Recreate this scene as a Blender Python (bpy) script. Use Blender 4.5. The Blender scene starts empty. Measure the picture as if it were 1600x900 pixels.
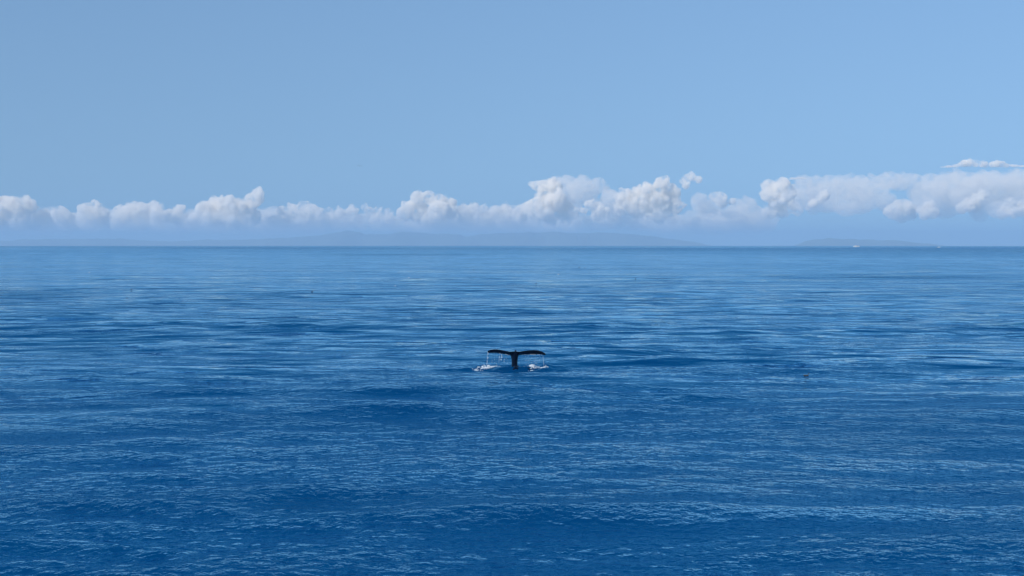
import bpy, bmesh, math, random
import numpy as np
from mathutils import Vector, Matrix

random.seed(7)
rng = np.random.default_rng(11)
scene = bpy.context.scene
COL = scene.collection

# ------------------------------------------------------------------ camera
EYE = 9.0                    # a deck nine metres above the water
FOC = 2000.0                 # focal length in pixels of a 1600 px wide frame
LEVEL = 380.6                # image row of the true level; the sea horizon dips a little below it
EARTH = 6371000.0
cam_data = bpy.data.cameras.new("camera")
cam = bpy.data.objects.new("camera", cam_data)
COL.objects.link(cam)
cam_data.sensor_width = 36.0
cam_data.lens = 36.0 * FOC / 1600.0
cam_data.clip_start = 0.5
cam_data.clip_end = 300000.0
PITCH = math.atan((450.0 - LEVEL) / FOC)
cam.location = (0, 0, EYE)
cam.rotation_euler = (math.pi / 2 - PITCH, 0, 0)
scene.camera = cam

# ------------------------------------------------------------------ world and sun
SUN_EL = math.radians(40)
SUN_ROT = math.radians(226)          # behind the camera, to the left
world = bpy.data.worlds.new("World")
scene.world = world
world.use_nodes = True
wn, wl = world.node_tree.nodes, world.node_tree.links
wn.clear()
sky = wn.new("ShaderNodeTexSky")
sky.sky_type = 'NISHITA'
sky.sun_disc = False
sky.sun_elevation = SUN_EL
sky.sun_rotation = SUN_ROT
sky.altitude = 0.0
sky.air_density = 1.0
sky.dust_density = 0.2
sky.ozone_density = 3.0
bg = wn.new("ShaderNodeBackground")
bg.inputs["Strength"].default_value = 0.102
wo = wn.new("ShaderNodeOutputWorld")
# the sky is looked up a little above the true elevation, so the whole dome keeps the clear blue of the photograph
wtc = wn.new("ShaderNodeTexCoord"); wsep = wn.new("ShaderNodeSeparateXYZ"); wcmb = wn.new("ShaderNodeCombineXYZ")
wmad = wn.new("ShaderNodeMath"); wmad.operation = 'MULTIPLY_ADD'; wmad.inputs[1].default_value = 0.36; wmad.inputs[2].default_value = 0.118
wabs = wn.new("ShaderNodeMath"); wabs.operation = 'ABSOLUTE'
wl.new(wtc.outputs["Generated"], wsep.inputs[0])
wl.new(wsep.outputs[2], wabs.inputs[0]); wl.new(wabs.outputs[0], wmad.inputs[0])
wl.new(wsep.outputs[0], wcmb.inputs[0]); wl.new(wsep.outputs[1], wcmb.inputs[1]); wl.new(wmad.outputs[0], wcmb.inputs[2])
wl.new(wcmb.outputs[0], sky.inputs[0])
wtint = wn.new("ShaderNodeMix"); wtint.data_type = 'RGBA'; wtint.blend_type = 'MULTIPLY'; wtint.inputs[0].default_value = 1.0
wtint.inputs[7].default_value = (0.845, 0.965, 1.09, 1)      # the photograph's white balance
wl.new(sky.outputs[0], wtint.inputs[6])
wl.new(wtint.outputs[2], bg.inputs[0])
wl.new(bg.outputs[0], wo.inputs[0])

sun_data = bpy.data.lights.new("sun", 'SUN')
sun = bpy.data.objects.new("sun", sun_data)
COL.objects.link(sun)
sun_data.energy = 4.3
sun_data.angle = math.radians(0.5)
sun_data.color = (1.0, 0.91, 0.79)
sdir = Vector((math.sin(SUN_ROT) * math.cos(SUN_EL), math.cos(SUN_ROT) * math.cos(SUN_EL), math.sin(SUN_EL)))
sun.rotation_euler = sdir.to_track_quat('Z', 'Y').to_euler()
sun.location = (-60, -40, 90)

scene.view_settings.view_transform = 'Standard'
scene.view_settings.look = 'None'
scene.view_settings.exposure = 0.0
scene.view_settings.gamma = 1.0
scene.view_settings.use_curve_mapping = False
cy = scene.cycles
cy.max_bounces = 32
cy.diffuse_bounces = 2
cy.glossy_bounces = 3
cy.volume_bounces = 30
cy.transparent_max_bounces = 24

# ------------------------------------------------------------------ helpers
def tag(o, label=None, cat=None, group=None, kind=None):
    if label: o["label"] = label
    if cat: o["category"] = cat
    if group: o["group"] = group
    if kind: o["kind"] = kind
    return o

def link_mesh(name, me, mat=None, parent=None):
    o = bpy.data.objects.new(name, me)
    COL.objects.link(o)
    if mat and not me.materials: me.materials.append(mat)
    if parent: o.parent = parent
    return o

def link_bm(name, bm, mat=None, parent=None, smooth=True):
    me = bpy.data.meshes.new(name)
    bm.normal_update()
    bm.to_mesh(me); bm.free()
    if smooth: me.shade_smooth()
    return link_mesh(name, me, mat, parent)

def empty(name, loc, rz=0.0):
    o = bpy.data.objects.new(name, None)
    COL.objects.link(o)
    o.location = loc
    o.rotation_euler = (0, 0, rz)
    o.empty_display_size = 0.3
    return o

def principled(name, color, rough=0.5, **kw):
    m = bpy.data.materials.new(name)
    m.use_nodes = True
    b = m.node_tree.nodes["Principled BSDF"]
    b.inputs["Base Color"].default_value = (*color, 1)
    b.inputs["Roughness"].default_value = rough
    for k, v in kw.items():
        b.inputs[k].default_value = v
    return m

def mottled(name, c0, c1, scale, rough, detail=4.0, bump=0.0):
    """principled with a noise between two real base colours and an optional fine relief"""
    m = principled(name, c0, rough)
    nt = m.node_tree; b = nt.nodes["Principled BSDF"]
    tc = nt.nodes.new("ShaderNodeTexCoord")
    nz = nt.nodes.new("ShaderNodeTexNoise"); nz.inputs["Scale"].default_value = scale; nz.inputs["Detail"].default_value = detail
    nt.links.new(tc.outputs["Object"], nz.inputs["Vector"])
    mx = nt.nodes.new("ShaderNodeMix"); mx.data_type = 'RGBA'
    rp = nt.nodes.new("ShaderNodeMapRange"); rp.inputs[1].default_value = 0.35; rp.inputs[2].default_value = 0.68
    nt.links.new(nz.outputs[0], rp.inputs[0]); nt.links.new(rp.outputs[0], mx.inputs[0])
    mx.inputs[6].default_value = (*c0, 1); mx.inputs[7].default_value = (*c1, 1)
    nt.links.new(mx.outputs[2], b.inputs["Base Color"])
    if bump:
        bp = nt.nodes.new("ShaderNodeBump"); bp.inputs["Distance"].default_value = bump
        nt.links.new(nz.outputs[0], bp.inputs["Height"]); nt.links.new(bp.outputs[0], b.inputs["Normal"])
    return m

def ray(px, py):
    """direction of the photograph's pixel (1600x900), with y-component 1"""
    cx, cyy = (px - 800.0) / FOC, (450.0 - py) / FOC
    c, s = math.cos(PITCH), math.sin(PITCH)
    d = Vector((cx, c + cyy * s, -s + cyy * c))
    return d / d.y

def at_depth(px, py, depth):
    d = ray(px, py) * depth
    return Vector((d.x, d.y, d.z + EYE))

def at_sea(px, py):
    """point on the (curved, waveless) sea under a pixel of the photograph"""
    d = ray(px, py)
    a = -(1 + d.x * d.x) / (2 * EARTH)       # z_sea = -r^2/2R
    b, c = -d.z, -EYE
    # EYE + d.z t = -(r t)^2/2R  ->  a t^2 + b t + c = 0 with signs below
    A, B, C_ = (1 + d.x * d.x) / (2 * EARTH), d.z, EYE
    disc = B * B - 4 * A * C_
    t = (-B - math.sqrt(max(disc, 0))) / (2 * A)
    return Vector((d.x * t, d.y * t, EYE + d.z * t))

# ------------------------------------------------------------------ the sea
WHALE = at_sea(804.5, 573.0)
PXM = WHALE.y / FOC                      # metres per photo pixel at the whale

def make_components():
    comps = []
    def add(n, l0, l1, slope, spread, mean, band):
        for i in range(n):
            lam = math.exp(rng.uniform(math.log(l0), math.log(l1)))
            th = mean + rng.normal(0, spread)
            k = 2 * math.pi / lam
            amp = slope * math.sqrt(2.0 / n) / k
            comps.append((k * math.sin(th), k * math.cos(th), amp, rng.uniform(0, 2 * math.pi), band))
    add(7, 45, 120, 0.010, 0.22, 0.12, 0)       # long swell
    add(26, 7, 32, 0.024, 0.42, 0.05, 0)
    add(14, 4.0, 11.0, 0.062, 0.16, 0.04, 2)        # wind swell, crests across the view
    add(34, 2.2, 9.0, 0.058, 0.48, -0.05, 1)    # short waves
    add(22, 1.2, 2.4, 0.036, 0.60, 0.0, 1)
    add(50, 0.40, 1.20, 0.058, 0.95, 0.0, 1)      # chop
    return comps
COMPS = make_components()

def lowfield(x, y, n, lx, ly, seed):
    """smooth random field of unit variance with feature lengths lx, ly"""
    g = np.random.default_rng(seed)
    f = np.zeros_like(x)
    for i in range(n):
        a = g.uniform(0, 2 * math.pi); s = math.exp(g.uniform(-0.6, 0.6))
        f += np.cos(x * (math.cos(a) * 2 * math.pi / lx * s) + y * (math.sin(a) * 2 * math.pi / ly * s) + g.uniform(0, 6.28))
    return f * math.sqrt(2.0 / n)

WX, WY = WHALE.x, WHALE.y
def wake(x, y):
    """the water heaped and ringed round the sinking tail"""
    dx, dy = x - WX, y - WY
    h = np.zeros_like(x)
    # (centre x, centre y, half width, half depth, height): swells pushed up by the whale
    for cx_, cy_, a, b, hh, rot in ((0.2, -0.55, 1.9, 0.50, 0.20, 0.05), (2.35, 0.7, 1.25, 0.55, 0.36, 0.02), (3.1, 0.25, 0.8, 0.45, 0.17, -0.1),
                                   (-2.3, 0.2, 1.1, 0.5, 0.22, 0.18), (-3.2, -0.7, 1.2, 0.4, 0.14, 0.25), (-1.2, -0.9, 1.4, 0.35, 0.11, 0.1)):
        c, s = math.cos(rot), math.sin(rot)
        u = ((dx - cx_) * c + (dy - cy_) * s) / a
        v = (-(dx - cx_) * s + (dy - cy_) * c) / b
        h += 0.62 * hh * np.exp(-(u * u + v * v))
    r = np.sqrt(dx * dx + (dy * 1.25) ** 2)
    h += 0.05 * np.cos(r * 5.2) * np.exp(-((r - 2.4) / 2.2) ** 2)
    return h

def sea_height(x, y, dr=0.0, dt=0.0):
    r2 = x * x + y * y
    r = np.sqrt(r2) + 1e-9
    ux, uy = x / r, y / r
    grp = 0.85 + 0.28 * lowfield(x, y, 10, 42.0, 26.0, 3)
    grp = np.clip(grp, 0.12, 1.7)
    grp2 = np.clip(0.2 + 0.75 * lowfield(x, y, 12, 30.0, 22.0, 23), 0.0, 1.8)      # bands of steeper swell here and there
    h = np.zeros_like(x)
    for kx, ky, amp, ph, band in COMPS:
        kr = kx * ux + ky * uy
        kt = kx * uy - ky * ux
        att = np.exp(-0.32 * ((kr * dr) ** 2 + (kt * dt) ** 2))
        w = amp * att * np.cos(kx * x + ky * y + ph)
        h += w * (grp if band == 1 else grp2) if band else w
    h += wake(x, y)
    return h - r2 / (2 * EARTH)

def sea_z(x, y):
    """height of the sea sheet at a point, with the sheet's own spacing there"""
    r = math.hypot(x, y)
    dr = (0.2 if 84 < r < 106 else 0.72) * r * r / (EYE * FOC)
    return float(sea_height(np.array([x]), np.array([y]), dr, 0.00107 * r)[0])

def ripple_field(x, y):
    """how ruffled the surface is: cat's paws and slicks, in world metres"""
    r = np.sqrt(x * x + y * y)
    th = np.arctan2(x, y)
    f = 0.36 + 0.13 * lowfield(x, y, 9, 30.0, 14.0, 5) + 0.06 * lowfield(x, y, 9, 160.0, 60.0, 6)
    f += 0.10 * lowfield(x, y, 9, 900.0, 500.0, 8) + 0.10 * lowfield(x, y, 9, 3500.0, 2500.0, 9)
    near = 1.0 / (1.0 + np.exp((r - 84.0) / 7.0))        # the breeze ruffles the nearest water most
    f += 0.85 * near
    f -= 0.08 * np.exp(-((r - 150) / 60.0) ** 2)
    def patch(px, py, wpx, hpx, amt):
        nonlocal f
        c = at_sea(px, py)
        rc = math.hypot(c.x, c.y); tc = math.atan2(c.x, c.y)
        dr = hpx * rc * rc / (EYE * FOC)
        f += amt * np.exp(-(((th - tc) * FOC / wpx) ** 2 + ((r - rc) / dr) ** 2))
    f += 0.55 * np.exp(-(((x - WX) / 3.4) ** 2 + ((y - WY + 0.4) / 1.5) ** 2))    # broken water round the tail
    patch(120, 652, 150, 8, -0.75)
    patch(330, 640, 120, 4, -0.45)
    patch(1400, 433, 160, 4, 1.1)
    patch(40, 460, 80, 7, 0.8)
    patch(720, 446, 190, 2.0, 0.9)
    patch(950, 600, 130, 7, -0.3)
    patch(1500, 387.6, 420, 3.4, 2.2)
    patch(1000, 388.5, 220, 2.0, 1.4)
    patch(560, 387.5, 260, 1.6, 1.3)
    patch(360, 386.8, 190, 1.6, 1.4)
    patch(620, 398, 150, 1.6, 0.9)
    f += 1.5 / (1 + np.exp((4300 - r) / 400.0))          # a breeze line close under the horizon
    patch(1370, 733, 180, 10, -0.3)
    patch(650, 530, 260, 14, -0.2)
    return np.clip(f, 0.14, 2.6)

def build_sea():
    ys = [ ]
    y = 925.0
    while y > 395.0:
        ys.append(y)
        step = 0.72
        if 563 < y < 584: step = 0.20
        elif 540 < y < 610: step = 0.5
        y -= step
    r = [0.8, 2, 4, 7, 10, 13, 16, 19, 22, 25, 28, 30, 31.5]
    r += [EYE * FOC / (v - LEVEL) for v in ys]
    while r[-1] < 20500: r.append(r[-1] * 1.024)
    r = np.array(r)
    front = np.linspace(-0.47, 0.47, 881)
    back = np.linspace(0.47, 2 * math.pi - 0.47, 122)[1:-1]
    th = np.concatenate([front, back])
    dth = np.concatenate([np.full(len(front), front[1] - front[0]), np.full(len(back), back[1] - back[0])])
    nr, nt = len(r), len(th)
    dr = np.gradient(r)
    R, T = np.meshgrid(r, th, indexing='ij')
    X, Y = (R * np.sin(T)).ravel(), (R * np.cos(T)).ravel()
    DR = np.repeat(dr, nt); DT = (R * dth[None, :]).ravel()
    Z = sea_height(X, Y, DR, DT)
    rip = ripple_field(X, Y)
    co = np.empty((nr * nt + 1, 3), np.float32)
    co[:-1, 0], co[:-1, 1], co[:-1, 2] = X, Y, Z
    co[-1] = (0, 0, 0)
    i = np.arange(nr - 1)[:, None] * nt; j = np.arange(nt)[None, :]; j2 = (j + 1) % nt
    quads = np.stack([i + j, i + nt + j, i + nt + j2, i + j2], -1).reshape(-1, 4)
    quads = quads[:, ::-1]
    tris = np.stack([np.full(nt, nr * nt), np.arange(nt), (np.arange(nt) + 1) % nt], -1)[:, ::-1]
    me = bpy.data.meshes.new("sea")
    nq, n3 = len(quads), len(tris)
    me.vertices.add(len(co)); me.vertices.foreach_set("co", co.ravel())
    me.loops.add(nq * 4 + n3 * 3)
    me.loops.foreach_set("vertex_index", np.concatenate([quads.ravel(), tris.ravel()]).astype(np.int32))
    me.polygons.add(nq + n3)
    starts = np.concatenate([np.arange(nq) * 4, nq * 4 + np.arange(n3) * 3]).astype(np.int32)
    me.polygons.foreach_set("loop_start", starts)
    me.update(calc_edges=True)
    me.validate()
    at = me.attributes.new("ripple", 'FLOAT', 'POINT')
    at.data.foreach_set("value", np.append(rip, 0.6).astype(np.float32))
    at = me.attributes.new("swell", 'FLOAT', 'POINT')      # the far water lies calmer
    RR = R.ravel()
    swell = 0.45 + 0.55 / (1 + np.exp((RR - 260) / 60.0)) - 0.45 / (1 + np.exp((RR - 80) / 10.0)) + 0.25 * np.exp(-((RR - 130) / 60.0) ** 2)
    swell *= 0.85 + 0.18 * np.clip(lowfield(X, Y, 9, 70.0, 45.0, 15), -1.3, 1.6) * (RR < 1500)
    at.data.foreach_set("value", np.append(swell, 0.8).astype(np.float32))
    me.shade_smooth()
    # make sure the sheet faces up
    if me.polygons[nq // 2].normal.z < 0: me.flip_normals()
    return me

def water_material():
    m = bpy.data.materials.new("sea_water")
    m.use_nodes = True
    nt = m.node_tree; N, L = nt.nodes, nt.links
    N.clear()
    out = N.new("ShaderNodeOutputMaterial")
    body = N.new("ShaderNodeBsdfDiffuse")              # light scattered back out of the deep water
    body.inputs["Color"].default_value = (0.0001, 0.042, 0.142, 1)
    body.inputs["Normal"].default_value = (0, 0, 1)
    up = N.new("ShaderNodeCombineXYZ"); up.inputs[2].default_value = 1.0
    L.new(up.outputs[0], body.inputs["Normal"])        # the volume below does not care how the skin tilts
    gl = N.new("ShaderNodeBsdfGlossy"); tint = N.new("ShaderNodeMix"); tint.data_type = 'RGBA'
    tint.inputs[6].default_value = (0.08, 0.78, 0.97, 1); tint.inputs[7].default_value = (0.60, 0.88, 1.0, 1)
    fr = N.new("ShaderNodeFresnel"); fr.inputs["IOR"].default_value = 1.40
    mix = N.new("ShaderNodeMixShader")
    tr = N.new("ShaderNodeMapRange"); tr.inputs[1].default_value = 0.10; tr.inputs[2].default_value = 0.65
    L.new(fr.outputs[0], tr.inputs[0]); L.new(tr.outputs[0], tint.inputs[0]); L.new(tint.outputs[2], gl.inputs["Color"])
    L.new(fr.outputs[0], mix.inputs[0]); L.new(body.outputs[0], mix.inputs[1]); L.new(gl.outputs[0], mix.inputs[2]); L.new(mix.outputs[0], out.inputs["Surface"])
    geo = N.new("ShaderNodeNewGeometry")
    att = N.new("ShaderNodeAttribute"); att.attribute_name = "ripple"
    sw = N.new("ShaderNodeAttribute"); sw.attribute_name = "swell"
    def noise(sx, sy, scale, detail, rot=0.0, rough=0.55):
        mp = N.new("ShaderNodeMapping"); mp.inputs["Scale"].default_value = (sx, sy, 1); mp.inputs["Rotation"].default_value = (0, 0, rot)
        L.new(geo.outputs["Position"], mp.inputs["Vector"])
        nz = N.new("ShaderNodeTexNoise"); nz.inputs["Scale"].default_value = scale; nz.inputs["Detail"].default_value = detail
        nz.inputs["Roughness"].default_value = rough
        L.new(mp.outputs[0], nz.inputs["Vector"])
        return nz.outputs[0]
    def math_(op, a, c=None):
        n = N.new("ShaderNodeMath"); n.operation = op
        for k, v in ((0, a), (1, c)):
            if v is None: continue
            if isinstance(v, (int, float)): n.inputs[k].default_value = v
            else: L.new(v, n.inputs[k])
        return n.outputs[0]
    n1 = noise(0.6, 1.0, 0.9, 3.0, 0.12)
    n2 = noise(0.95, 1.0, 2.6, 3.0, -0.25)
    n3 = noise(0.85, 1.0, 9.0, 2.0, 0.3)
    h = math_('ADD', math_('MULTIPLY', n1, 0.12), math_('ADD', math_('MULTIPLY', n2, 0.16), math_('MULTIPLY', n3, 0.012)))
    h = math_('MULTIPLY', h, att.outputs["Fac"])
    n0 = noise(0.6, 1.0, 0.34, 2.0, 0.06, 0.45)       # the metre-long waves, also where the mesh is too coarse for them
    n00 = noise(0.62, 1.0, 0.135, 2.0, -0.05, 0.4)
    h = math_('ADD', h, math_('MULTIPLY', sw.outputs["Fac"], math_('ADD', math_('MULTIPLY', n0, 0.50), math_('MULTIPLY', n00, 2.0))))
    bp = N.new("ShaderNodeBump")
    bp.inputs["Strength"].default_value = 1.0
    bp.inputs["Distance"].default_value = 1.0
    L.new(h, bp.inputs["Height"])
    L.new(bp.outputs[0], gl.inputs["Normal"]); L.new(bp.outputs[0], fr.inputs["Normal"])
    rg = N.new("ShaderNodeMapRange")
    rg.inputs[1].default_value = 1.3; rg.inputs[2].default_value = 2.4; rg.inputs[3].default_value = 0.03; rg.inputs[4].default_value = 0.26
    L.new(att.outputs["Fac"], rg.inputs[0])
    L.new(rg.outputs[0], gl.inputs["Roughness"])
    return m

sea = link_mesh("sea", build_sea(), water_material())
tag(sea, "deep blue rippled open sea reaching to the horizon", kind="structure")

# ------------------------------------------------------------------ far land
def ridge(name, label, pts, depth, thick, seed):
    """a range of hills: cross-sections along the ridge line, each with a front and a back slope and spurs"""
    g = np.random.default_rng(seed)
    xs = np.arange(pts[0][0], pts[-1][0] + 0.1, 3.0)
    yt = np.interp(xs, [p[0] for p in pts], [p[1] for p in pts])
    yt = yt - np.abs(np.convolve(g.normal(0, 1.7, len(xs) + 4), np.ones(5) / 5, 'valid'))
    base = -depth * depth / (2 * EARTH) - 15
    prof = [(-1.0, 0.0), (-0.8, 0.16), (-0.6, 0.36), (-0.4, 0.58), (-0.22, 0.80), (-0.1, 0.93), (0, 1.0), (0.2, 0.85), (0.5, 0.5), (1.0, 0.0)]
    v, f = [], []
    for i, (px, py) in enumerate(zip(xs, yt)):
        top = at_depth(px, py, depth)
        hgt = max(top.z - base, 5)
        for k, (u, s) in enumerate(prof):
            wob = g.normal(0, 0.018) * (1 if 0 < k < 9 and k != 6 else 0)
            v.append((top.x, depth + u * thick * (1 + 0.3 * math.sin(i * 0.21 + seed)), base + hgt * max(0, s + wob) * 1.0))
    n = len(prof)
    for i in range(len(xs) - 1):
        for k in range(n - 1):
            f.append((i * n + k, i * n + k + 1, (i + 1) * n + k + 1, (i + 1) * n + k))
        f.append((i * n, (i + 1) * n, (i + 1) * n + n - 1, i * n + n - 1))
    f.append(tuple(range(n))); f.append(tuple(reversed(range((len(xs) - 1) * n, len(xs) * n))))
    me = bpy.data.meshes.new(name); me.from_pydata(v, [], f); me.update()
    bm = bmesh.new(); bm.from_mesh(me); bmesh.ops.recalc_face_normals(bm, faces=bm.faces); bm.to_mesh(me); bm.free()
    o = link_mesh(name, me, LAND)
    tag(o, label, kind="structure")
    return o

LAND = mottled("far_hillside", (0.09, 0.14, 0.12), (0.14, 0.18, 0.15), 0.0016, 0.95)
ridge("hills", "long low range of hills fading into blue haze under the clouds",
      [(-330, 378), (-120, 376), (0, 377), (70, 374.5), (130, 373), (200, 374), (240, 377), (280, 377.5), (320, 375.5), (370, 375), (420, 374), (450, 372),
       (500, 368), (530, 363), (550, 361.5), (560, 363), (570, 366), (612, 366.5), (625, 362), (640, 362.5), (660, 364), (680, 366), (700, 366),
       (712, 367.5), (717, 366), (727, 370.5), (740, 368.5), (750, 366), (780, 365), (800, 365), (850, 363.5), (870, 362.5), (890, 365), (920, 364.5),
       (940, 363.5), (980, 366), (1010, 369.5), (1050, 374), (1080, 378), (1110, 384), (1120, 385)], 38000.0, 2600.0, 4)
ridge("island", "faint low island on the horizon behind the small white boat",
      [(1240, 385), (1250, 382), (1258, 377.5), (1268, 375.5), (1285, 374.5), (1296, 372), (1310, 373.5), (1330, 374.5), (1360, 374.5), (1372, 376),
       (1400, 375.5), (1425, 379), (1450, 381), (1480, 385)], 34000.0, 1800.0, 9)

# ------------------------------------------------------------------ clouds
CLOUD_D = 52000.0
CPX = CLOUD_D / FOC                      # metres per photo pixel out there
def cloud_material(name, per_px, lo=0.40, hi=0.60, aniso=0.0, base=(10, 58)):
    """water droplets: uneven density inside, thinning out towards the cloud base"""
    m = bpy.data.materials.new(name); m.use_nodes = True
    N, L = m.node_tree.nodes, m.node_tree.links
    N.clear()
    out = N.new("ShaderNodeOutputMaterial")
    v = N.new("ShaderNodeVolumePrincipled")
    v.inputs["Color"].default_value = (0.996, 0.974, 0.935, 1)
    v.inputs["Anisotropy"].default_value = aniso
    tc = N.new("ShaderNodeTexCoord")
    nz = N.new("ShaderNodeTexNoise"); nz.inputs["Scale"].default_value = 0.085; nz.inputs["Detail"].default_value = 3.0; nz.inputs["Roughness"].default_value = 0.55
    L.new(tc.outputs["Object"], nz.inputs["Vector"])
    mr = N.new("ShaderNodeMapRange"); mr.interpolation_type = 'SMOOTHSTEP'
    for k, val in zip((1, 2, 3, 4), (lo, hi, 0.06, 1.0)): mr.inputs[k].default_value = val
    L.new(nz.outputs[0], mr.inputs[0])
    geo = N.new("ShaderNodeNewGeometry"); sp = N.new("ShaderNodeSeparateXYZ"); L.new(geo.outputs["Position"], sp.inputs[0])
    hr = N.new("ShaderNodeMapRange"); hr.interpolation_type = 'SMOOTHSTEP'
    for k, val in zip((1, 2, 3, 4), (base[0] * CPX, base[1] * CPX, 0.10, 1.0)): hr.inputs[k].default_value = val
    L.new(sp.outputs[2], hr.inputs[0])
    m1 = N.new("ShaderNodeMath"); m1.operation = 'MULTIPLY'; L.new(mr.outputs[0], m1.inputs[0]); L.new(hr.outputs[0], m1.inputs[1])
    m2 = N.new("ShaderNodeMath"); m2.operation = 'MULTIPLY'; L.new(m1.outputs[0], m2.inputs[0]); m2.inputs[1].default_value = per_px / CPX
    L.new(m2.outputs[0], v.inputs["Density"])
    L.new(v.outputs[0], out.inputs["Volume"])
    return m
CL_DENSE = cloud_material("cloud_dense", 0.32)
CL_SOFT = cloud_material("cloud_soft", 0.25)
CL_BANK = cloud_material("cloud_low_bank", 0.055, 0.30, 0.62, base=(8, 30))
CL_VEIL = cloud_material("cloud_veil", 0.048, 0.30, 0.62)

def ico_template(sub):
    bm = bmesh.new(); bmesh.ops.create_icosphere(bm, subdivisions=sub, radius=1.0)
    v = np.array([p.co[:] for p in bm.verts]); f = np.array([[q.index for q in p.verts] for p in bm.faces]); bm.free()
    return v, f
ICO = ico_template(2)

def cloud(label, lobes, mat, depth_px=1.0, off=0.0, seed=0, levels=2, grow=1.28, flat=None, voxel=1.3, name="cumulus_cloud"):
    """lobes: (px, py, radius px[, squash]) in the photograph; billows on billows, fused into one skin"""
    g = np.random.default_rng(seed)
    sph = []
    for lb in lobes:
        px, py, rr = lb[0], lb[1], lb[2] * grow; sq = lb[3] if len(lb) > 3 else 1.0
        dz = g.uniform(-1, 1) * rr * 0.7 * depth_px
        sph.append((px, dz, -py, rr, sq))
        lvl = [(px, dz, -py, rr)]
        for L_ in range(levels):
            nxt = []
            for (x, y, z, r0) in lvl:
                for c in range(13 if L_ == 0 else 6):
                    d = g.normal(0, 1, 3); d /= np.linalg.norm(d)
                    if d[2] < -0.3 and g.random() < 0.7: d[2] *= -0.5
                    r1 = r0 * g.uniform(0.26, 0.46)
                    if r1 < 1.3: continue
                    k = r0 * g.uniform(0.72, 0.98)
                    q = (x + d[0] * k, y + d[1] * k, z + d[2] * k * sq, r1)
                    nxt.append(q); sph.append((*q, sq))
            lvl = nxt
    V, F, n = [], [], 0
    cx = sum(l[0] for l in lobes) / len(lobes); cyy = sum(l[1] for l in lobes) / len(lobes)
    for (x, y, z, r0, sq) in sph:
        V.append(ICO[0] * np.array([r0, r0 * depth_px ** 0.5, r0 * sq]) + np.array([x - cx, y, z + cyy])); F.append(ICO[1] + n); n += len(ICO[0])
    V = np.concatenate(V); F = np.concatenate(F)
    if flat is not None:
        V[:, 2] = np.maximum(V[:, 2], -(flat - cyy) + 0.15 * (V[:, 2] + (flat - cyy)))
    me = bpy.data.meshes.new(name); me.from_pydata(V.tolist(), [], F.tolist()); me.update()
    o = link_mesh(name, me)
    md = o.modifiers.new("remesh", 'REMESH'); md.mode = 'VOXEL'; md.voxel_size = voxel; md.use_smooth_shade = True
    dg = bpy.context.evaluated_depsgraph_get()
    new = bpy.data.meshes.new_from_object(o.evaluated_get(dg))
    o.modifiers.clear(); o.data = new; bpy.data.meshes.remove(me); new.name = name
    new.materials.clear(); new.materials.append(mat)
    depth = CLOUD_D + off
    s = depth / FOC
    o.location = at_depth(cx, cyy, depth)
    o.scale = (s, s, s)
    tag(o, label, "cloud", group="clouds along the horizon")
    return o

cloud("white cumulus at the far left edge of the cloud bank",
      [(-18, 326, 18), (4, 323, 14), (22, 326, 16), (38, 323, 13), (10, 345, 15), (34, 344, 14), (-18, 350, 18), (-45, 335, 20)], CL_DENSE, seed=1)
cloud("small pale puff beside the leftmost cumulus, lower than both neighbours", [(60, 332, 8), (64, 338, 10), (76, 343, 10), (66, 350, 9)], CL_SOFT, off=700, seed=2)
cloud("twin-topped cumulus between the small pale puff and the broad long cloud",
      [(97, 335, 11), (106, 348, 12), (119, 345, 10), (138, 330, 11), (152, 328, 10), (160, 332, 9), (142, 344, 15), (163, 347, 11)], CL_DENSE, off=300, seed=3)
cloud("broad long cumulus just left of the peaked leaning cloud",
      [(190, 335, 12), (205, 330, 11), (222, 331, 12), (236, 329, 11), (246, 326, 9), (214, 345, 13), (250, 342, 12), (187, 346, 11), (268, 338, 9), (281, 328, 7), (276, 340, 9), (292, 343, 9)],
      CL_DENSE, off=0, seed=4)
cloud("peaked cumulus leaning right with a tall bright top, left half of the sky",
      [(405, 297, 4), (404, 304, 8), (398, 312, 10), (388, 321, 11), (376, 327, 12), (352, 322, 12), (336, 322, 12), (320, 328, 12), (366, 322, 11), (305, 340, 9),
       (362, 345, 16), (384, 342, 14), (330, 343, 13), (356, 357, 9), (396, 342, 9)], CL_DENSE, off=-300, seed=5)
cloud("long low ragged cloud stretching right of the peaked cumulus",
      [(441, 331, 8), (456, 329, 9), (476, 326, 9), (489, 328, 8), (430, 347, 9), (450, 344, 12), (474, 341, 12), (500, 335, 9), (516, 337, 8), (531, 333, 7),
       (549, 323, 4), (550, 332, 8), (570, 324, 5), (576, 331, 7), (591, 331, 7), (606, 333, 7), (522, 346, 7), (555, 343, 8), (586, 344, 7), (611, 343, 7)], CL_SOFT, off=500, seed=6)
cloud("rounded cumulus heap with ragged crest, above the middle hills",
      [(640, 325, 9), (655, 312, 10), (668, 309, 9), (672, 302, 4), (685, 313, 9), (704, 317, 7), (630, 334, 10), (655, 333, 14), (685, 332, 14), (704, 331, 9), (667, 346, 11)],
      CL_DENSE, off=-200, seed=7)
cloud("row of low lumpy cloud linking the rounded heap and the towering cloud",
      [(725, 330, 9), (740, 327, 8), (756, 328, 7), (775, 330, 8), (790, 328, 8), (728, 344, 10), (760, 343, 11), (786, 343, 11), (811, 339, 10)], CL_SOFT, off=200, seed=8)
cloud("towering cumulus with a jagged left shoulder in front of a pale veil",
      [(828, 287, 3), (836, 290, 6), (850, 293, 10), (864, 292, 11), (853, 308, 12), (840, 321, 11), (826, 325, 9), (869, 313, 13), (850, 328, 14), (878, 326, 14),
       (815, 328, 7), (894, 333, 9), (885, 343, 8), (836, 340, 9), (860, 343, 9)], CL_DENSE, off=-500, seed=9)
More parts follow.
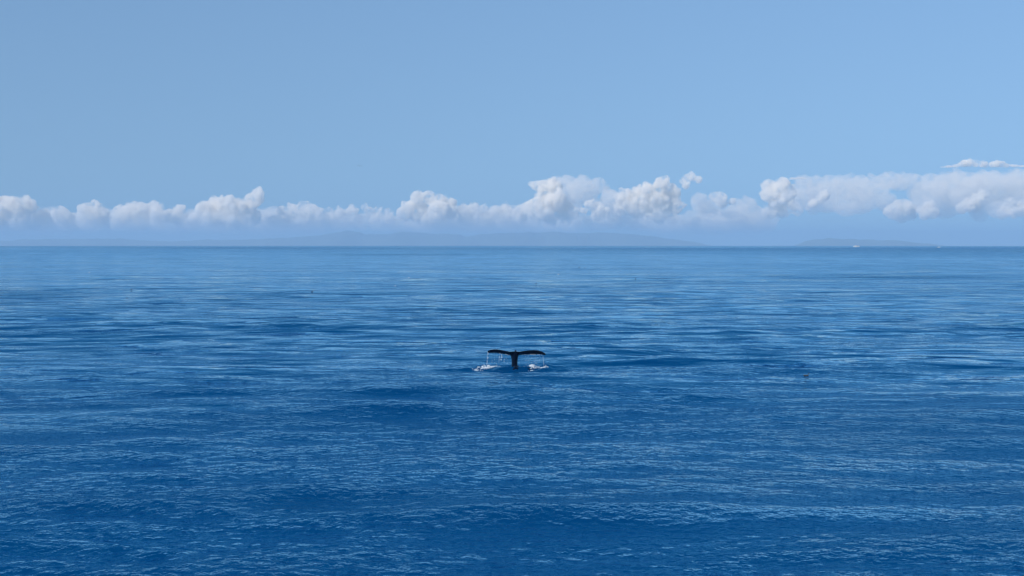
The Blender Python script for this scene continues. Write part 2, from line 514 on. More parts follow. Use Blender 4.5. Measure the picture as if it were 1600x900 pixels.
cloud("pale thin veil spreading right from the towering cumulus",
      [(870, 288, 11), (888, 288, 12), (910, 289, 12), (932, 291, 11), (946, 294, 7), (895, 303, 13), (920, 305, 12), (900, 316, 11), (952, 312, 13), (966, 326, 12), (940, 326, 13), (958, 340, 12)], CL_VEIL, off=900, seed=10, depth_px=2.5)
cloud("small bright puff below the veil of the towering cloud",
      [(921, 321, 7), (930, 318, 6), (937, 327, 7), (948, 329, 5), (912, 330, 5), (934, 338, 9), (948, 343, 7)], CL_DENSE, off=-300, seed=11)
cloud("big rounded cumulus mass right of the small bright puff",
      [(974, 309, 11), (992, 297, 5), (986, 318, 13), (1010, 301, 12), (1036, 284, 7), (1034, 291, 11), (1020, 313, 16), (1050, 306, 13), (1055, 322, 11), (970, 326, 9),
       (995, 328, 12), (1030, 334, 13), (1050, 342, 8), (1010, 343, 9)], CL_DENSE, off=-100, seed=12)
cloud("little bright knob of cloud at the top right of the rounded mass",
      [(1072, 279, 5), (1080, 276, 6), (1065, 284, 3), (1091, 281, 5), (1072, 290, 5)], CL_SOFT, off=400, seed=13, levels=1)
cloud("lone soft puff above the low hazy cloud, right of the rounded mass",
      [(1118, 308, 7), (1126, 309, 8), (1129, 318, 7), (1144, 315, 5)], CL_SOFT, off=0, seed=14)
cloud("flat pinkish low cloud strip under the lone puff",
      [(1104, 343, 5, .7), (1118, 343, 6, .7), (1134, 344, 6, .7), (1150, 343, 6, .7)], CL_SOFT, off=300, seed=15)
cloud("wide pale veil of cloud filling the right end of the bank",
      [(1215, 300, 18, .9), (1250, 308, 22), (1295, 305, 28), (1345, 306, 29), (1384, 284, 13), (1403, 283, 12), (1422, 283, 13), (1392, 322, 13), *[(x, 287 - (x - 1250) * 0.012, 13) for x in range(1255, 1650, 22)], (1374, 312, 17), (1432, 318, 13), (1452, 304, 29), (1495, 303, 32), (1545, 303, 33), (1600, 304, 34), (1660, 306, 34),
       (1320, 325, 20, .7), (1400, 328, 20, .7), (1480, 328, 20, .7), (1560, 328, 20, .7), (1640, 328, 20, .7)], CL_VEIL, off=2500, seed=16, depth_px=1.6, voxel=1.8, grow=1.06)
cloud("blocky pale cumulus at the left end of the right-hand veil",
      [(1203, 292, 10), (1222, 289, 10), (1200, 305, 10), (1214, 309, 13), (1232, 301, 11), (1238, 323, 9), (1246, 330, 7), (1206, 331, 9), (1226, 328, 10), (1196, 333, 6)],
      CL_SOFT, off=300, seed=17)
cloud("small bright arch of cloud in front of the blocky pale cumulus",
      [(1230, 306, 7), (1222, 314, 5), (1208, 319, 4), (1198, 331, 4)], CL_DENSE, off=-700, seed=18)
cloud("bright wedge of cloud leaning right inside the pale veil",
      [(1288, 306, 7), (1295, 300, 5), (1281, 311, 7), (1272, 318, 6), (1263, 324, 4)], CL_DENSE, off=-900, seed=19)
cloud("dull rounded cumulus low in the pale veil",
      [(1410, 325, 12), (1395, 331, 11), (1425, 331, 10), (1410, 337, 10)], CL_SOFT, off=200, seed=20)
cloud("soft upright puff beside the dull rounded cumulus",
      [(1446, 327, 9), (1455, 319, 7), (1458, 333, 8), (1445, 336, 7)], CL_DENSE, off=-700, seed=21)
cloud("brightest large puff slanting upward inside the pale veil",
      [(1503, 325, 8), (1514, 320, 10), (1525, 313, 9), (1537, 302, 7), (1544, 293, 4), (1528, 324, 8)], CL_DENSE, off=-1000, seed=22)
cloud("bright narrow puff at the right edge of the picture",
      [(1576, 324, 7), (1581, 316, 7), (1566, 334, 7), (1584, 333, 8), (1604, 322, 10), (1612, 334, 10)], CL_DENSE, off=-800, seed=23)
cloud("hazy pale lower edge of the cloud bank, blurring into the blue above the hills",
      [(x, 350 + 3 * math.sin(x * 0.031), 17 + 3 * math.sin(x * 0.017 + 1), 0.8) for x in range(-60, 1200, 19)] +
      [(1094, 318, 13), (1110, 330, 14), (1150, 330, 13), (1170, 322, 12), (1182, 336, 13), (715, 338, 14), (800, 336, 13), (425, 336, 12), (300, 340, 12), (172, 340, 12), (86, 342, 12)], CL_BANK, off=1800, seed=26, depth_px=2.0, voxel=1.8, name="low_cloud_bank")
cloud("thin flat bright cloud floating above the right end of the bank",
      [(1502, 256.5, 5, .9), (1508, 255, 6, .9), (1516, 254.5, 6.5, .9), (1524, 255.5, 6, .9), (1532, 256.5, 6, .8), (1541, 257, 6, .8), (1550, 257, 5.5, .8), (1558, 256.5, 6, .8), (1566, 257, 6, .8),
       (1574, 258.5, 5, .6), (1584, 259.3, 6, .35), (1594, 259.6, 6, .25), (1605, 259.6, 7, .22), (1494, 259, 6, .4), (1485, 260, 6, .28), (1476, 260.8, 6, .2)], CL_DENSE, off=0, seed=24, flat=262.5, voxel=0.9, levels=1, grow=1.12)
cloud("thin bright sliver of cloud on top of the blocky pale cumulus",
      [(1240, 279, 6, .25), (1250, 278.5, 6, .25), (1258, 278.5, 5, .2)], CL_DENSE, off=-100, seed=25, levels=1, voxel=0.8)

# ------------------------------------------------------------------ the whale
SKIN = mottled("whale_skin", (0.001, 0.004, 0.013), (0.003, 0.008, 0.022), 3.0, 0.33, bump=0.01)
SKIN.node_tree.nodes["Principled BSDF"].inputs["Specular IOR Level"].default_value = 0.14
SKIN.node_tree.nodes["Principled BSDF"].inputs["Specular Tint"].default_value = (0.45, 0.65, 1.0, 1)

def build_whale():
    P = PXM
    top_pts = [(-43.3, 549.8), (-42, 547.6), (-38, 546.3), (-30, 546.0), (-25, 546.2), (-15, 548.3), (-8, 549.6), (0, 549.3), (8, 549.6), (15, 548.3), (22, 547.3), (30, 546.9), (36, 547.3),
               (41, 548.8), (45, 550.6), (47.5, 552.5), (48.9, 554.2)]
    low_pts = [(-43.3, 550.6), (-40, 551.2), (-36, 550.7), (-30, 550.5), (-24, 551.2), (-18, 552.1), (-12, 553.2), (-6, 554.2), (0, 554.5), (6, 554), (12, 553.3), (20, 553.1), (30, 552.9), (38, 553),
               (42, 553.5), (46, 554.7), (48, 555.3), (48.9, 555.1)]
    FALL = (573.0 - LEVEL) / FOC                 # the line of sight drops this much per metre
    V, F = [], []
    M = 28
    xs = list(np.concatenate([np.linspace(-43.2, -36, 12), np.linspace(-35, 40, 60), np.linspace(41, 48.9, 14)]))
    for i, x in enumerate(xs):
        s = abs(x) / (43.3 if x < 0 else 49.0)
        chord = 1.08 * max(1e-3, (1 - s ** 3.2)) ** 0.62 * (1.0 - 0.30 * s)
        thick = (0.20 - 0.09 * s) * max(1e-3, (1 - s ** 6)) ** 0.5 + 0.004
        te = -0.40 + 0.10 * math.sin(s * 3.0) - 0.18 * s ** 3           # trailing edge, towards the camera
        te += 0.20 * math.exp(-(x * P / 0.13) ** 2)                      # the notch
        te += 0.012 * math.sin(x * 2.3) + 0.010 * math.sin(x * 5.1 + 1)  # ragged edge
        zt = (573.0 - np.interp(x, [p[0] for p in top_pts], [p[1] for p in top_pts])) * P
        zb = (573.0 - np.interp(x, [p[0] for p in low_pts], [p[1] for p in low_pts])) * P
        zte = zt - te * FALL + 0.015       # trailing edge: near and high, leading edge: far and low
        zle = zb - (te + chord) * FALL - 0.015
        for k in range(M):
            a = 2 * math.pi * k / M
            u = 0.5 - 0.5 * math.cos(a)                                  # 0 at the trailing edge, 1 at the leading edge
            w = math.sin(a) * (u ** 0.45 if u > 0 else 0) * 0.5 * thick
            V.append((x * P, te + u * chord, zte + (zle - zte) * u + w))
    n = len(xs)
    for i in range(n - 1):
        for k in range(M):
            F.append((i * M + k, i * M + (k + 1) % M, (i + 1) * M + (k + 1) % M, (i + 1) * M + k))
    F.append(tuple(range(M))[::-1]); F.append(tuple((n - 1) * M + k for k in range(M)))
    # tail stock: (height m, half width px, half depth m, y centre)
    st = [(1.10, 3.5, 0.12, 0.18), (1.03, 8.2, 0.30, 0.18), (0.94, 8.3, 0.34, 0.17), (0.86, 6.9, 0.32, 0.16), (0.76, 5.8, 0.30, 0.15), (0.62, 5.1, 0.31, 0.15), (0.46, 4.75, 0.33, 0.16),
          (0.28, 4.6, 0.36, 0.18), (0.10, 4.75, 0.40, 0.20), (-0.1, 5.3, 0.46, 0.24), (-0.5, 7.2, 0.56, 0.36), (-1.2, 11, 0.72, 0.8), (-2.2, 17, 0.95, 1.7), (-3.4, 22, 1.1, 3.0), (-3.8, 12, 0.6, 3.6)]
    b0 = len(V)
    for (z, hw, hd, yc) in st:
        for k in range(M):
            a = 2 * math.pi * k / M
            V.append((hw * P * math.cos(a) - 0.02, yc + hd * math.sin(a), z))
    for i in range(len(st) - 1):
        for k in range(M):
            F.append((b0 + i * M + k, b0 + (i + 1) * M + k, b0 + (i + 1) * M + (k + 1) % M, b0 + i * M + (k + 1) % M))
    F.append(tuple(b0 + k for k in range(M))); F.append(tuple(b0 + (len(st) - 1) * M + k for k in range(M))[::-1])
    # added dark hump: stands in for the tail's reflection and the sunk body
    b0 = len(V)
    for i in range(17):
        t = -1 + 2 * i / 16
        rr = math.sqrt(max(1 - t * t, 0.0004))
        for k in range(M):
            a = 2 * math.pi * k / M
            V.append((0.05 + 1.38 * t, -0.62 + 0.06 * math.sin(t * 5) + 0.62 * rr * math.cos(a), -0.272 + 0.045 * math.sin(t * 9 + 1) + 0.04 * math.sin(t * 21 + k * 0.9) + 0.34 * rr * math.sin(a)))
    for i in range(16):
        for k in range(M):
            F.append((b0 + i * M + k, b0 + (i + 1) * M + k, b0 + (i + 1) * M + (k + 1) % M, b0 + i * M + (k + 1) % M))
    F.append(tuple(b0 + k for k in range(M))); F.append(tuple(b0 + 16 * M + k for k in range(M))[::-1])
    # the little fleshy peak beside the notch
    b0 = len(V)
    for (z, rr) in ((1.05, 0.12), (1.14, 0.085), (1.21, 0.055), (1.27, 0.028), (1.30, 0.008)):
        for k in range(10):
            a = 2 * math.pi * k / 10
            V.append((0.05 + rr * math.cos(a), -0.10 + rr * 0.9 * math.sin(a), z - 0.02))
    for i in range(4):
        for k in range(10):
            F.append((b0 + i * 10 + k, b0 + i * 10 + (k + 1) % 10, b0 + (i + 1) * 10 + (k + 1) % 10, b0 + (i + 1) * 10 + k))
    F.append(tuple(b0 + k for k in range(10))[::-1]); F.append(tuple(b0 + 40 + k for k in range(10)))
    me = bpy.data.meshes.new("humpback_whale"); me.from_pydata(V, [], F); me.update()
    bm = bmesh.new(); bm.from_mesh(me); bmesh.ops.recalc_face_normals(bm, faces=bm.faces); bm.to_mesh(me); bm.free()
    o = link_mesh("humpback_whale", me)
    md = o.modifiers.new("fuse", 'REMESH'); md.mode = 'VOXEL'; md.voxel_size = 0.022; md.use_smooth_shade = True
    sm = o.modifiers.new("smooth", 'SMOOTH'); sm.factor = 0.5; sm.iterations = 3
    dg = bpy.context.evaluated_depsgraph_get()
    new = bpy.data.meshes.new_from_object(o.evaluated_get(dg))
    o.modifiers.clear(); o.data = new; bpy.data.meshes.remove(me); new.name = "humpback_whale"
    new.materials.clear(); new.materials.append(SKIN)
    new.shade_smooth()
    o.location = (WX, WY, WHALE.z)
    tag(o, "dark whale tail with drooping flukes raised dripping above the water", "whale")
    return o
whale = build_whale()

# ------------------------------------------------------------------ water falling off the flukes
DROP = principled("falling_water", (0.82, 0.87, 0.92), 0.25, **{"Transmission Weight": 0.35, "IOR": 1.33})
ICO1 = ico_template(1)
def drops_mesh(name, items):
    """items: (x, y, z, rx, rz) - elongated beads of water"""
    V, F, n = [], [], 0
    for (x, y, z, rx, rz) in items:
        V.append(ICO1[0] * np.array([rx, rx, rz]) + np.array([x, y, z])); F.append(ICO1[1] + n); n += len(ICO1[0])
    me = bpy.data.meshes.new(name); me.from_pydata(np.concatenate(V).tolist(), [], np.concatenate(F).tolist()); me.update(); me.shade_smooth()
    return me

def strand(px, y0, y1, drift, r0, gap, yoff=-0.05, g=None):
    """beads along a falling strand between two photo rows"""
    out = []
    z0, z1 = (573 - y0) * PXM, (573 - y1) * PXM
    z = z0
    while z > z1:
        t = (z0 - z) / max(z0 - z1, 1e-6)
        rz = g.uniform(0.02, 0.06)
        rr = r0 * g.uniform(0.6, 1.3)
        out.append(((px + drift * t) * PXM + g.normal(0, 0.008), yoff + g.normal(0, 0.02), z, rr, rz))
        z -= rz * 2 * gap * g.uniform(0.8, 1.6)
    return out
g = np.random.default_rng(21)
def water_object(name, items, label, cat, kind=None, group=None):
    o = link_mesh(name, drops_mesh(name, items), DROP)
    o.location = (WX, WY, WHALE.z)
    return tag(o, label, cat, group, kind)
water_object("water_stream", strand(-42.3, 551, 573, -1.8, 0.015, 0.72, g=g) + strand(-41.5, 551, 562, -0.5, 0.016, 1.4, g=g),
             "long thin white stream falling from the left fluke tip to the sea", "water stream", group="streams of water falling from the tail")
water_object("water_stream", strand(43.5, 554, 573, 2.6, 0.010, 0.72, g=g),
             "thin slanting stream falling from the right fluke tip to the sea", "water stream", group="streams of water falling from the tail")
its = []
for px, y0, y1, r0, gap in ((-24.3, 555, 566, 0.018, 0.9), (-21, 554.5, 563, 0.024, 1.1), (-20, 556, 560, 0.02, 1.0), (-17, 561, 566, 0.016, 1.3), (-32, 552, 570, 0.009, 2.4), (-28, 552, 571, 0.009, 2.2),
                            (-36, 551.5, 570, 0.009, 2.6), (-14, 554, 570, 0.009, 2.8), (-11, 555, 568, 0.008, 2.8),
                            (32.5, 554, 568, 0.014, 1.5), (27, 554, 569, 0.011, 2.0), (21, 554, 570, 0.010, 2.2), (36, 553.5, 570, 0.009, 2.4), (30, 553.5, 571, 0.010, 2.4), (17, 554, 570, 0.009, 2.8), (24, 553.5, 562, 0.010, 2.0), (39, 553.5, 565, 0.009, 2.4)):
    its += strand(px, y0, y1, g.uniform(-0.8, 0.8), r0, gap, g=g)
# beads still clinging to the lower edges
for i in range(70):
    px = g.uniform(-40, -9) if i < 36 else g.uniform(10, 43)
    edge = np.interp(px, [-43, -36, -28, -20, -12, -8, 8, 12, 20, 35, 43], [551, 550.8, 550.7, 552, 553.4, 555, 555, 553.6, 553.4, 553.2, 553.8])
    its.append((px * PXM, -0.08 + g.normal(0, 0.03), (573 - edge - g.uniform(0.1, 0.9)) * PXM, g.uniform(0.008, 0.02), g.uniform(0.012, 0.03)))
water_object("falling_drops", its, "curtain of fine white drops falling from the undersides of the flukes", "water drops", kind="stuff")

# ------------------------------------------------------------------ foam
FOAM = mottled("sea_foam", (0.70, 0.74, 0.78), (0.35, 0.46, 0.58), 9.0, 0.6)
def foam(label, pts, n, seed):
    g = np.random.default_rng(seed)
    V, F, c = [], [], 0
    w = np.array([p[2] for p in pts], float); w /= w.sum()
    for i in range(n):
        p = pts[g.choice(len(pts), p=w)]
        x = (p[0] + g.normal(0, p[3] * 1.15)) * PXM
        y = p[1] + g.normal(0, 0.22)
        rr = g.uniform(0.010, 0.042) * p[4]
        hz = g.uniform(0.008, 0.03) * p[4]
        z = sea_z(WX + x, WY + y) + hz * 0.3 + (g.uniform(0, 0.10) * (p[4] - 1) if p[4] > 1 else 0)
        v = ICO1[0] * np.array([rr * g.uniform(0.9, 2.2), rr, hz]); v = v * (1 + g.normal(0, 0.13, (len(v), 1)))
        V.append(v + np.array([x, y, z])); F.append(ICO1[1] + c); c += len(v)
    me = bpy.data.meshes.new("foam"); me.from_pydata(np.concatenate(V).tolist(), [], np.concatenate(F).tolist()); me.update(); me.shade_smooth()
    o = link_mesh("foam", me, FOAM); o.location = (WX, WY, 0)
    return tag(o, label, "foam", kind="stuff")
# (px from the tail, y metres, weight, spread px, size)
foam("white foam trailing on the water left of the whale tail",
     [(-60, -1.1, 1.0, 2.5, 1.0), (-54, -0.9, 1.6, 3, 1.2), (-49, -0.75, 2.2, 3, 1.3), (-44, -0.4, 1.6, 2.5, 1.2), (-40, -0.2, 1.8, 2.5, 1.4), (-35, 0.15, 1.3, 2.5, 1.1), (-28, 0.25, 0.9, 3, 0.9), (-12, 0.3, 0.7, 2, 1.0)], 170, 31)
foam("white splash and foam on the water right of the whale tail",
     [(16, 0.2, 0.6, 2.5, 0.9), (21, 0.25, 0.9, 2.0, 1.1), (26, -0.2, 1.6, 2.0, 1.4), (28, -0.3, 2.6, 1.6, 1.9), (32, -0.35, 1.8, 2, 1.5), (37, -0.3, 1.2, 2.5, 1.0), (44, -0.3, 1.3, 2.5, 1.0), (49, -0.3, 0.9, 2.5, 0.8), (27, -1.1, 0.5, 3, 0.8)], 260, 32)

# ------------------------------------------------------------------ boats
HULL = mottled("boat_white_paint", (0.84, 0.86, 0.88), (0.78, 0.80, 0.82), 0.8, 0.35)
GLASS_D = principled("boat_dark_glass", (0.02, 0.03, 0.04), 0.08)
TRIM = principled("boat_navy_stripe", (0.02, 0.04, 0.10), 0.4)
METAL = principled("boat_steel", (0.55, 0.56, 0.58), 0.3, Metallic=1.0)
ENG = principled("boat_outboard_black", (0.02, 0.02, 0.022), 0.4)

def hull_bm(L, B, H, z0=-0.5):
    bm = bmesh.new(); rows = []
    ns = 22
    for i in range(ns + 1):
        t = i / ns
        x = -L / 2 + L * t
        wd = B / 2 * (0.86 + 0.14 * math.sin(min(t, .5) * math.pi)) * (1 - max(0, (t - 0.5) / 0.5) ** 2.2) + 0.01
        sh = H * (0.86 + 0.42 * t ** 2.2)
        flare = 0.62 + 0.2 * (1 - t)
        xb = x - max(0, t - 0.8) * L * 0.35
        sec = [(xb, 0, z0), (xb, wd * flare * 0.8, z0 + 0.25), (x - (x - xb) * 0.5, wd * (flare + 0.1), 0.2), (x, wd, sh), (x, wd * 0.9, sh + 0.02), (x, wd * 0.86, sh - 0.12), (x, 0, sh - 0.08)]
        full = sec + [(a, -b, c) for (a, b, c) in reversed(sec[1:-1])]
        rows.append([bm.verts.new(p) for p in full])
    m = len(rows[0])
    for i in range(ns):
        for k in range(m):
            bm.faces.new((rows[i][k], rows[i][(k + 1) % m], rows[i + 1][(k + 1) % m], rows[i + 1][k]))
    bm.faces.new(rows[0][::-1]); bm.faces.new(rows[-1])
    bmesh.ops.recalc_face_normals(bm, faces=bm.faces)
    return bm

def slab_bm(pts, w, bev=0.06, wt=None):
    """a cabin-like solid: side outline pts (x, z) extruded across +-w, the top narrowed to wt"""
    bm = bmesh.new()
    zs = [p[1] for p in pts]; z0, z1 = min(zs), max(zs)
    wt = w if wt is None else wt
    def ww(z): return w + (wt - w) * (z - z0) / max(z1 - z0, 1e-6)
    a = [bm.verts.new((x, ww(z), z)) for x, z in pts]; b = [bm.verts.new((x, -ww(z), z)) for x, z in pts]
    n = len(pts)
    bm.faces.new(a); bm.faces.new(b[::-1])
    for i in range(n): bm.faces.new((a[i], b[i], b[(i + 1) % n], a[(i + 1) % n]))
    bmesh.ops.recalc_face_normals(bm, faces=bm.faces)
    if bev: bmesh.ops.bevel(bm, geom=bm.edges[:], offset=bev, segments=2, affect='EDGES')
    return bm

def tube_bm(pts, r, bm=None, n=6):
    bm = bm or bmesh.new()
    for a, b in zip(pts[:-1], pts[1:]):
        a, b = Vector(a), Vector(b); d = b - a
        q = d.to_track_quat('Z', 'Y').to_matrix().to_4x4()
        bmesh.ops.create_cone(bm, cap_ends=True, segments=n, radius1=r, radius2=r, depth=d.length, matrix=Matrix.Translation((a + b) / 2) @ q)
    return bm

def big_boat(px, py):
    p = at_sea(px, py)
    e = empty("motor_boat", (p.x, p.y, p.z), math.radians(4))
    e.scale = (1.15, 1.15, 1.15)
    tag(e, "white motor boat with dark cabin windows on the far horizon", "boat", group="white boats near the horizon")
    h = link_bm("hull", hull_bm(17.0, 4.8, 2.3), HULL, e)
    link_bm("stripe", slab_bm([(-8.3, 1.25), (6.2, 1.5), (6.2, 1.72), (-8.3, 1.47)], 2.36, 0, 2.40), TRIM, h, False)
    c = link_bm("cabin", slab_bm([(-5.2, 1.9), (3.6, 2.2), (2.0, 3.9), (-4.8, 3.9)], 1.75, 0.12, 1.5), HULL, e)
    link_bm("windshield", slab_bm([(3.25, 2.62), (2.2, 3.70), (2.32, 3.72), (3.38, 2.62)], 1.45, 0.01, 1.32), GLASS_D, c)
    for x0 in (-4.3, -2.2, -0.1):
        for s in (-1, 1):
            bm = bmesh.new(); bmesh.ops.create_cube(bm, size=1.0, matrix=Matrix.Translation((x0 + 0.9, s * 1.63, 3.1)) @ Matrix.Diagonal((1.75, 0.16, 0.75, 1)))
            bmesh.ops.bevel(bm, geom=bm.edges[:], offset=0.04, segments=1, affect='EDGES')
            link_bm("window", bm, GLASS_D, c)
    link_bm("cabin_roof", slab_bm([(-6.2, 3.92), (2.5, 3.92), (2.3, 4.08), (-6.2, 4.08)], 1.8, 0.04), HULL, c)
    link_bm("mast", tube_bm([(-1.5, 0, 4.08), (-1.9, 0, 6.3)], 0.07), METAL, e)
    bm = tube_bm([(3.4, 1.7, 2.6), (3.4, 1.7, 3.3), (8.2, 0.1, 3.75), (3.4, -1.7, 3.3), (3.4, -1.7, 2.6)], 0.04)
    for t in (0.33, 0.66): 
        for s in (1, -1): tube_bm([(3.4 + 4.8 * t, s * (1.7 - 1.6 * t), 2.6), (3.4 + 4.8 * t, s * (1.7 - 1.6 * t), 3.3 + 0.45 * t)], 0.035, bm)
    link_bm("bow_rail", bm, METAL, e)
    return e
def small_boat(px, py):
    p = at_sea(px, py)
    e = empty("open_boat", (p.x, p.y, p.z), math.radians(-15))
    tag(e, "tiny white open boat on the horizon, right of the motor boat", "boat", group="white boats near the horizon")
    link_bm("hull", hull_bm(7.0, 2.4, 1.1, -0.3), HULL, e)
    c = link_bm("console", slab_bm([(-0.6, 0.8), (0.7, 0.8), (0.4, 2.0), (-0.5, 2.0)], 0.6, 0.04, 0.5), HULL, e)
    link_bm("windshield", slab_bm([(0.52, 2.0), (0.3, 2.5), (0.36, 2.5), (0.58, 2.0)], 0.5, 0.005), GLASS_D, c)
    link_bm("outboard_motor", slab_bm([(-4.0, 0.1), (-3.55, 0.1), (-3.5, 1.4), (-4.05, 1.35)], 0.22, 0.05, 0.2), ENG, e)
    return e
big_boat(1338.5, 386.0)
small_boat(1467, 386.6)

# ------------------------------------------------------------------ seabirds
FEATHER_D = mottled("dark_feathers", (0.020, 0.020, 0.024), (0.05, 0.045, 0.04), 30.0, 0.7)
FEATHER_W = mottled("white_feathers", (0.80, 0.80, 0.78), (0.62, 0.63, 0.64), 25.0, 0.7)
BEAK = principled("beak", (0.08, 0.06, 0.03), 0.5)

def lathe_x(prof, n=10, squash=0.85, bm=None):
    """body of revolution along x: (x, z centre, radius)"""
    bm = bm or bmesh.new(); rings = []
    for x, zc, r in prof:
        rings.append([bm.verts.new((x, r * math.cos(2 * math.pi * k / n), zc + squash * r * math.sin(2 * math.pi * k / n))) for k in range(n)])
    for a, b in zip(rings[:-1], rings[1:]):
        for k in range(n): bm.faces.new((a[k], a[(k + 1) % n], b[(k + 1) % n], b[k]))
    bm.faces.new(rings[0][::-1]); bm.faces.new(rings[-1])
    bmesh.ops.recalc_face_normals(bm, faces=bm.faces)
    return bm

def floating_bird_mesh():
    # tail, back, breast, S-shaped neck and head in one skin
    bm = lathe_x([(-0.27, 0.09, 0.006), (-0.20, 0.075, 0.035), (-0.12, 0.05, 0.075), (-0.02, 0.035, 0.098), (0.07, 0.03, 0.095), (0.13, 0.05, 0.075), (0.155, 0.11, 0.048), (0.15, 0.165, 0.036),
                  (0.165, 0.205, 0.042), (0.20, 0.215, 0.038), (0.225, 0.21, 0.02)], 10)
    me = bpy.data.meshes.new("seabird"); bm.to_mesh(me); bm.free(); me.shade_smooth(); return me
def beak_mesh():
    bm = lathe_x([(0.218, 0.21, 0.016), (0.26, 0.206, 0.011), (0.285, 0.20, 0.003)], 6)
    me = bpy.data.meshes.new("beak"); bm.to_mesh(me); bm.free(); me.shade_smooth(); me.materials.append(BEAK); return me
def wing_mesh():
    bm = bmesh.new()
    pts = [(-0.24, 0.06, 0.105), (-0.10, 0.09, 0.10), (0.06, 0.095, 0.07), (0.08, 0.10, 0.03), (-0.08, 0.105, 0.02), (-0.20, 0.075, 0.06)]
    a = [bm.verts.new(p) for p in pts]; b = [bm.verts.new((x, y * 0.86, z)) for x, y, z in pts]
    bm.faces.new(a); bm.faces.new(b[::-1])
    for i in range(6): bm.faces.new((a[i], b[i], b[(i + 1) % 6], a[(i + 1) % 6]))
    bmesh.ops.recalc_face_normals(bm, faces=bm.faces)
    me = bpy.data.meshes.new("folded_wing"); bm.to_mesh(me); bm.free(); return me
BODY_D, BODY_W = floating_bird_mesh(), floating_bird_mesh()
BODY_D.materials.append(FEATHER_D); BODY_W.materials.append(FEATHER_W)
WING_D, WING_W = wing_mesh(), wing_mesh()
WING_D.materials.append(FEATHER_D); WING_W.materials.append(FEATHER_W)
BEAK_ME = beak_mesh()
def bird(px, py, rz, scale, dark, label):
    p = at_sea(px, py)
    o = link_mesh("seabird", BODY_D if dark else BODY_W)
    r = math.hypot(p.x, p.y)
    z = sea_z(p.x, p.y) if r < 1200 else p.z
    o.location = (p.x, p.y, z - 0.02); o.rotation_euler = (0, 0, rz); o.scale = (scale * ((0.95 if r < 150 else 0.62) if dark else 0.58),) * 3
    tag(o, label, "seabird", group="seabirds resting on the water")
    link_mesh("beak", BEAK_ME, parent=o)
    for s in (1, -1):
        w = link_mesh("folded_wing", WING_D if dark else WING_W, parent=o); w.scale = (1, s, 1)
    return o
for px, py, rz, sc, dark, label in (
        (1260, 586.3, math.pi * 0.02, 0.95, True, "dark seabird floating alone on near water, right of the whale tail"),
        (198.5, 464, 2.6, 1.3, True, "dark seabird on the water at the left, lower of two"),
        (205.5, 453, 0.4, 1.2, True, "dark seabird on the water at the left, upper of two"),
        (487.5, 457, 0.9, 1.5, True, "dark seabird on the smooth water left of centre"),
        (740, 422.5, 2.0, 1.8, True, "small dark far seabird above and left of the whale tail"),
        (905, 417.5, 0.3, 1.8, True, "small dark far seabird, left one of a close pair"),
        (914, 418.3, 2.9, 1.8, True, "small dark far seabird, right one of a close pair"),
        (837.5, 443.5, 0.6, 1.5, True, "dark seabird floating straight above the right fluke"),
        (993, 436.2, 2.4, 1.5, True, "dark seabird floating farther right of the one above the right fluke"),
        (639, 435.2, 0.2, 1.5, False, "white seabird on the water above left of the whale tail"),
        (872.5, 427.7, 2.8, 1.6, False, "white seabird on far water above right of the whale tail"),
        (617.5, 446, 0.5, 1.3, False, "white seabird at the left end of a dark water streak"),
        (139.5, 425.7, 0.5, 1.7, False, "white seabird on far water at the left edge"),
        (305, 409.3, 2.2, 2.0, False, "white seabird on distant water, the lower of two left of centre"),
        (378, 398.8, 0.8, 2.6, False, "white seabird on distant water close under the horizon")):
    bird(px, py, rz, sc, dark, label)

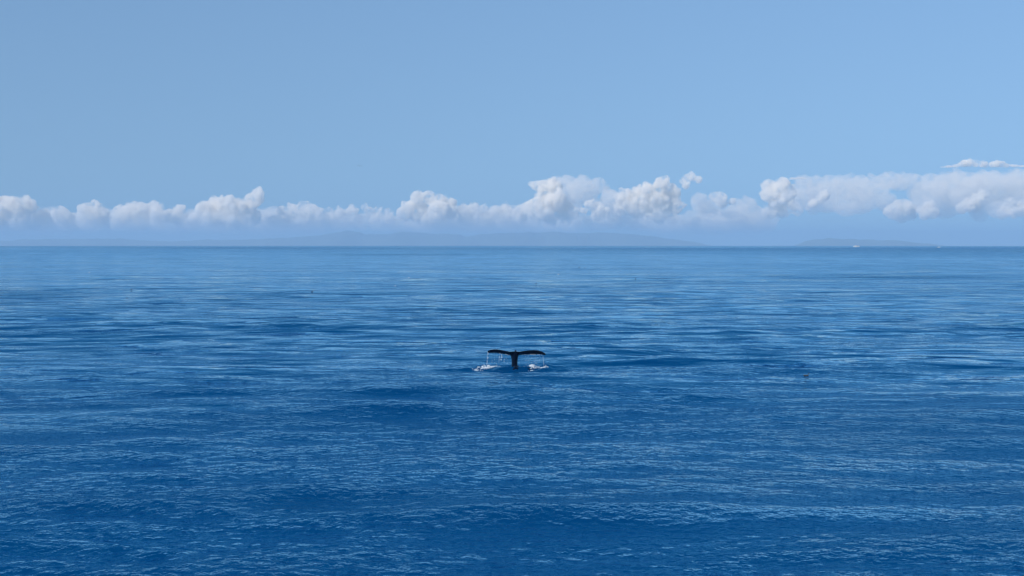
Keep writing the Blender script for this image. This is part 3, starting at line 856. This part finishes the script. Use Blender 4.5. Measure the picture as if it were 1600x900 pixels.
def flying_bird(px, py, depth):
    p = at_depth(px, py, depth)
    e = empty("flying_seabird", p, math.radians(70))
    e.rotation_euler = (math.radians(12), math.radians(-6), math.radians(95))
    tag(e, "grey seabird gliding on bowed wings in the clear sky", "seabird")
    link_bm("body", lathe_x([(-0.36, 0, 0.01), (-0.26, 0, 0.03), (-0.12, 0, 0.075), (0.05, 0, 0.085), (0.18, 0.01, 0.065), (0.26, 0.02, 0.05), (0.31, 0.02, 0.03), (0.36, 0.01, 0.008)], 10), FEATHER_D, e)
    for s in (1, -1):
        bm = bmesh.new(); rows = []
        for t, zz, ch, xo in ((0, 0.02, 0.24, 0.0), (0.25, 0.13, 0.22, 0.04), (0.5, 0.17, 0.18, 0.05), (0.75, 0.10, 0.13, 0.0), (0.92, -0.02, 0.07, -0.07), (1.0, -0.10, 0.015, -0.13)):
            y = s * (0.05 + 0.80 * t)
            rows.append([bm.verts.new((xo + ch * 0.5, y, zz)), bm.verts.new((xo + ch * 0.1, y, zz + 0.022 * (1.1 - t))), bm.verts.new((xo - ch * 0.5, y, zz - 0.01)), bm.verts.new((xo + ch * 0.1, y, zz - 0.012 * (1.1 - t)))])
        for a, b in zip(rows[:-1], rows[1:]):
            for k in range(4): bm.faces.new((a[k], a[(k + 1) % 4], b[(k + 1) % 4], b[k]))
        bm.faces.new(rows[0][::-1]); bm.faces.new(rows[-1])
        bmesh.ops.recalc_face_normals(bm, faces=bm.faces)
        link_bm("wing", bm, FEATHER_D, e)
flying_bird(561.5, 259.5, 330.0)

# ------------------------------------------------------------------ haze
def haze_box():
    bm = bmesh.new()
    x0, x1, y0, y1, z0, z1 = -36000, 36000, -21500, 44000, -165, 400
    bmesh.ops.create_cube(bm, size=1.0, matrix=Matrix.Translation(((x0 + x1) / 2, (y0 + y1) / 2, (z0 + z1) / 2)) @ Matrix.Diagonal((x1 - x0, y1 - y0, z1 - z0, 1)))
    m = bpy.data.materials.new("haze_air"); m.use_nodes = True
    N, L = m.node_tree.nodes, m.node_tree.links; N.clear()
    out = N.new("ShaderNodeOutputMaterial"); v = N.new("ShaderNodeVolumePrincipled")
    v.inputs["Color"].default_value = (0.43, 0.655, 0.875, 1)
    v.inputs["Density"].default_value = 5.4e-5
    L.new(v.outputs[0], out.inputs["Volume"])
    o = link_bm("haze", bm, m, smooth=False)
    tag(o, "thin blue sea haze in the air over the water", kind="stuff")
haze_box()
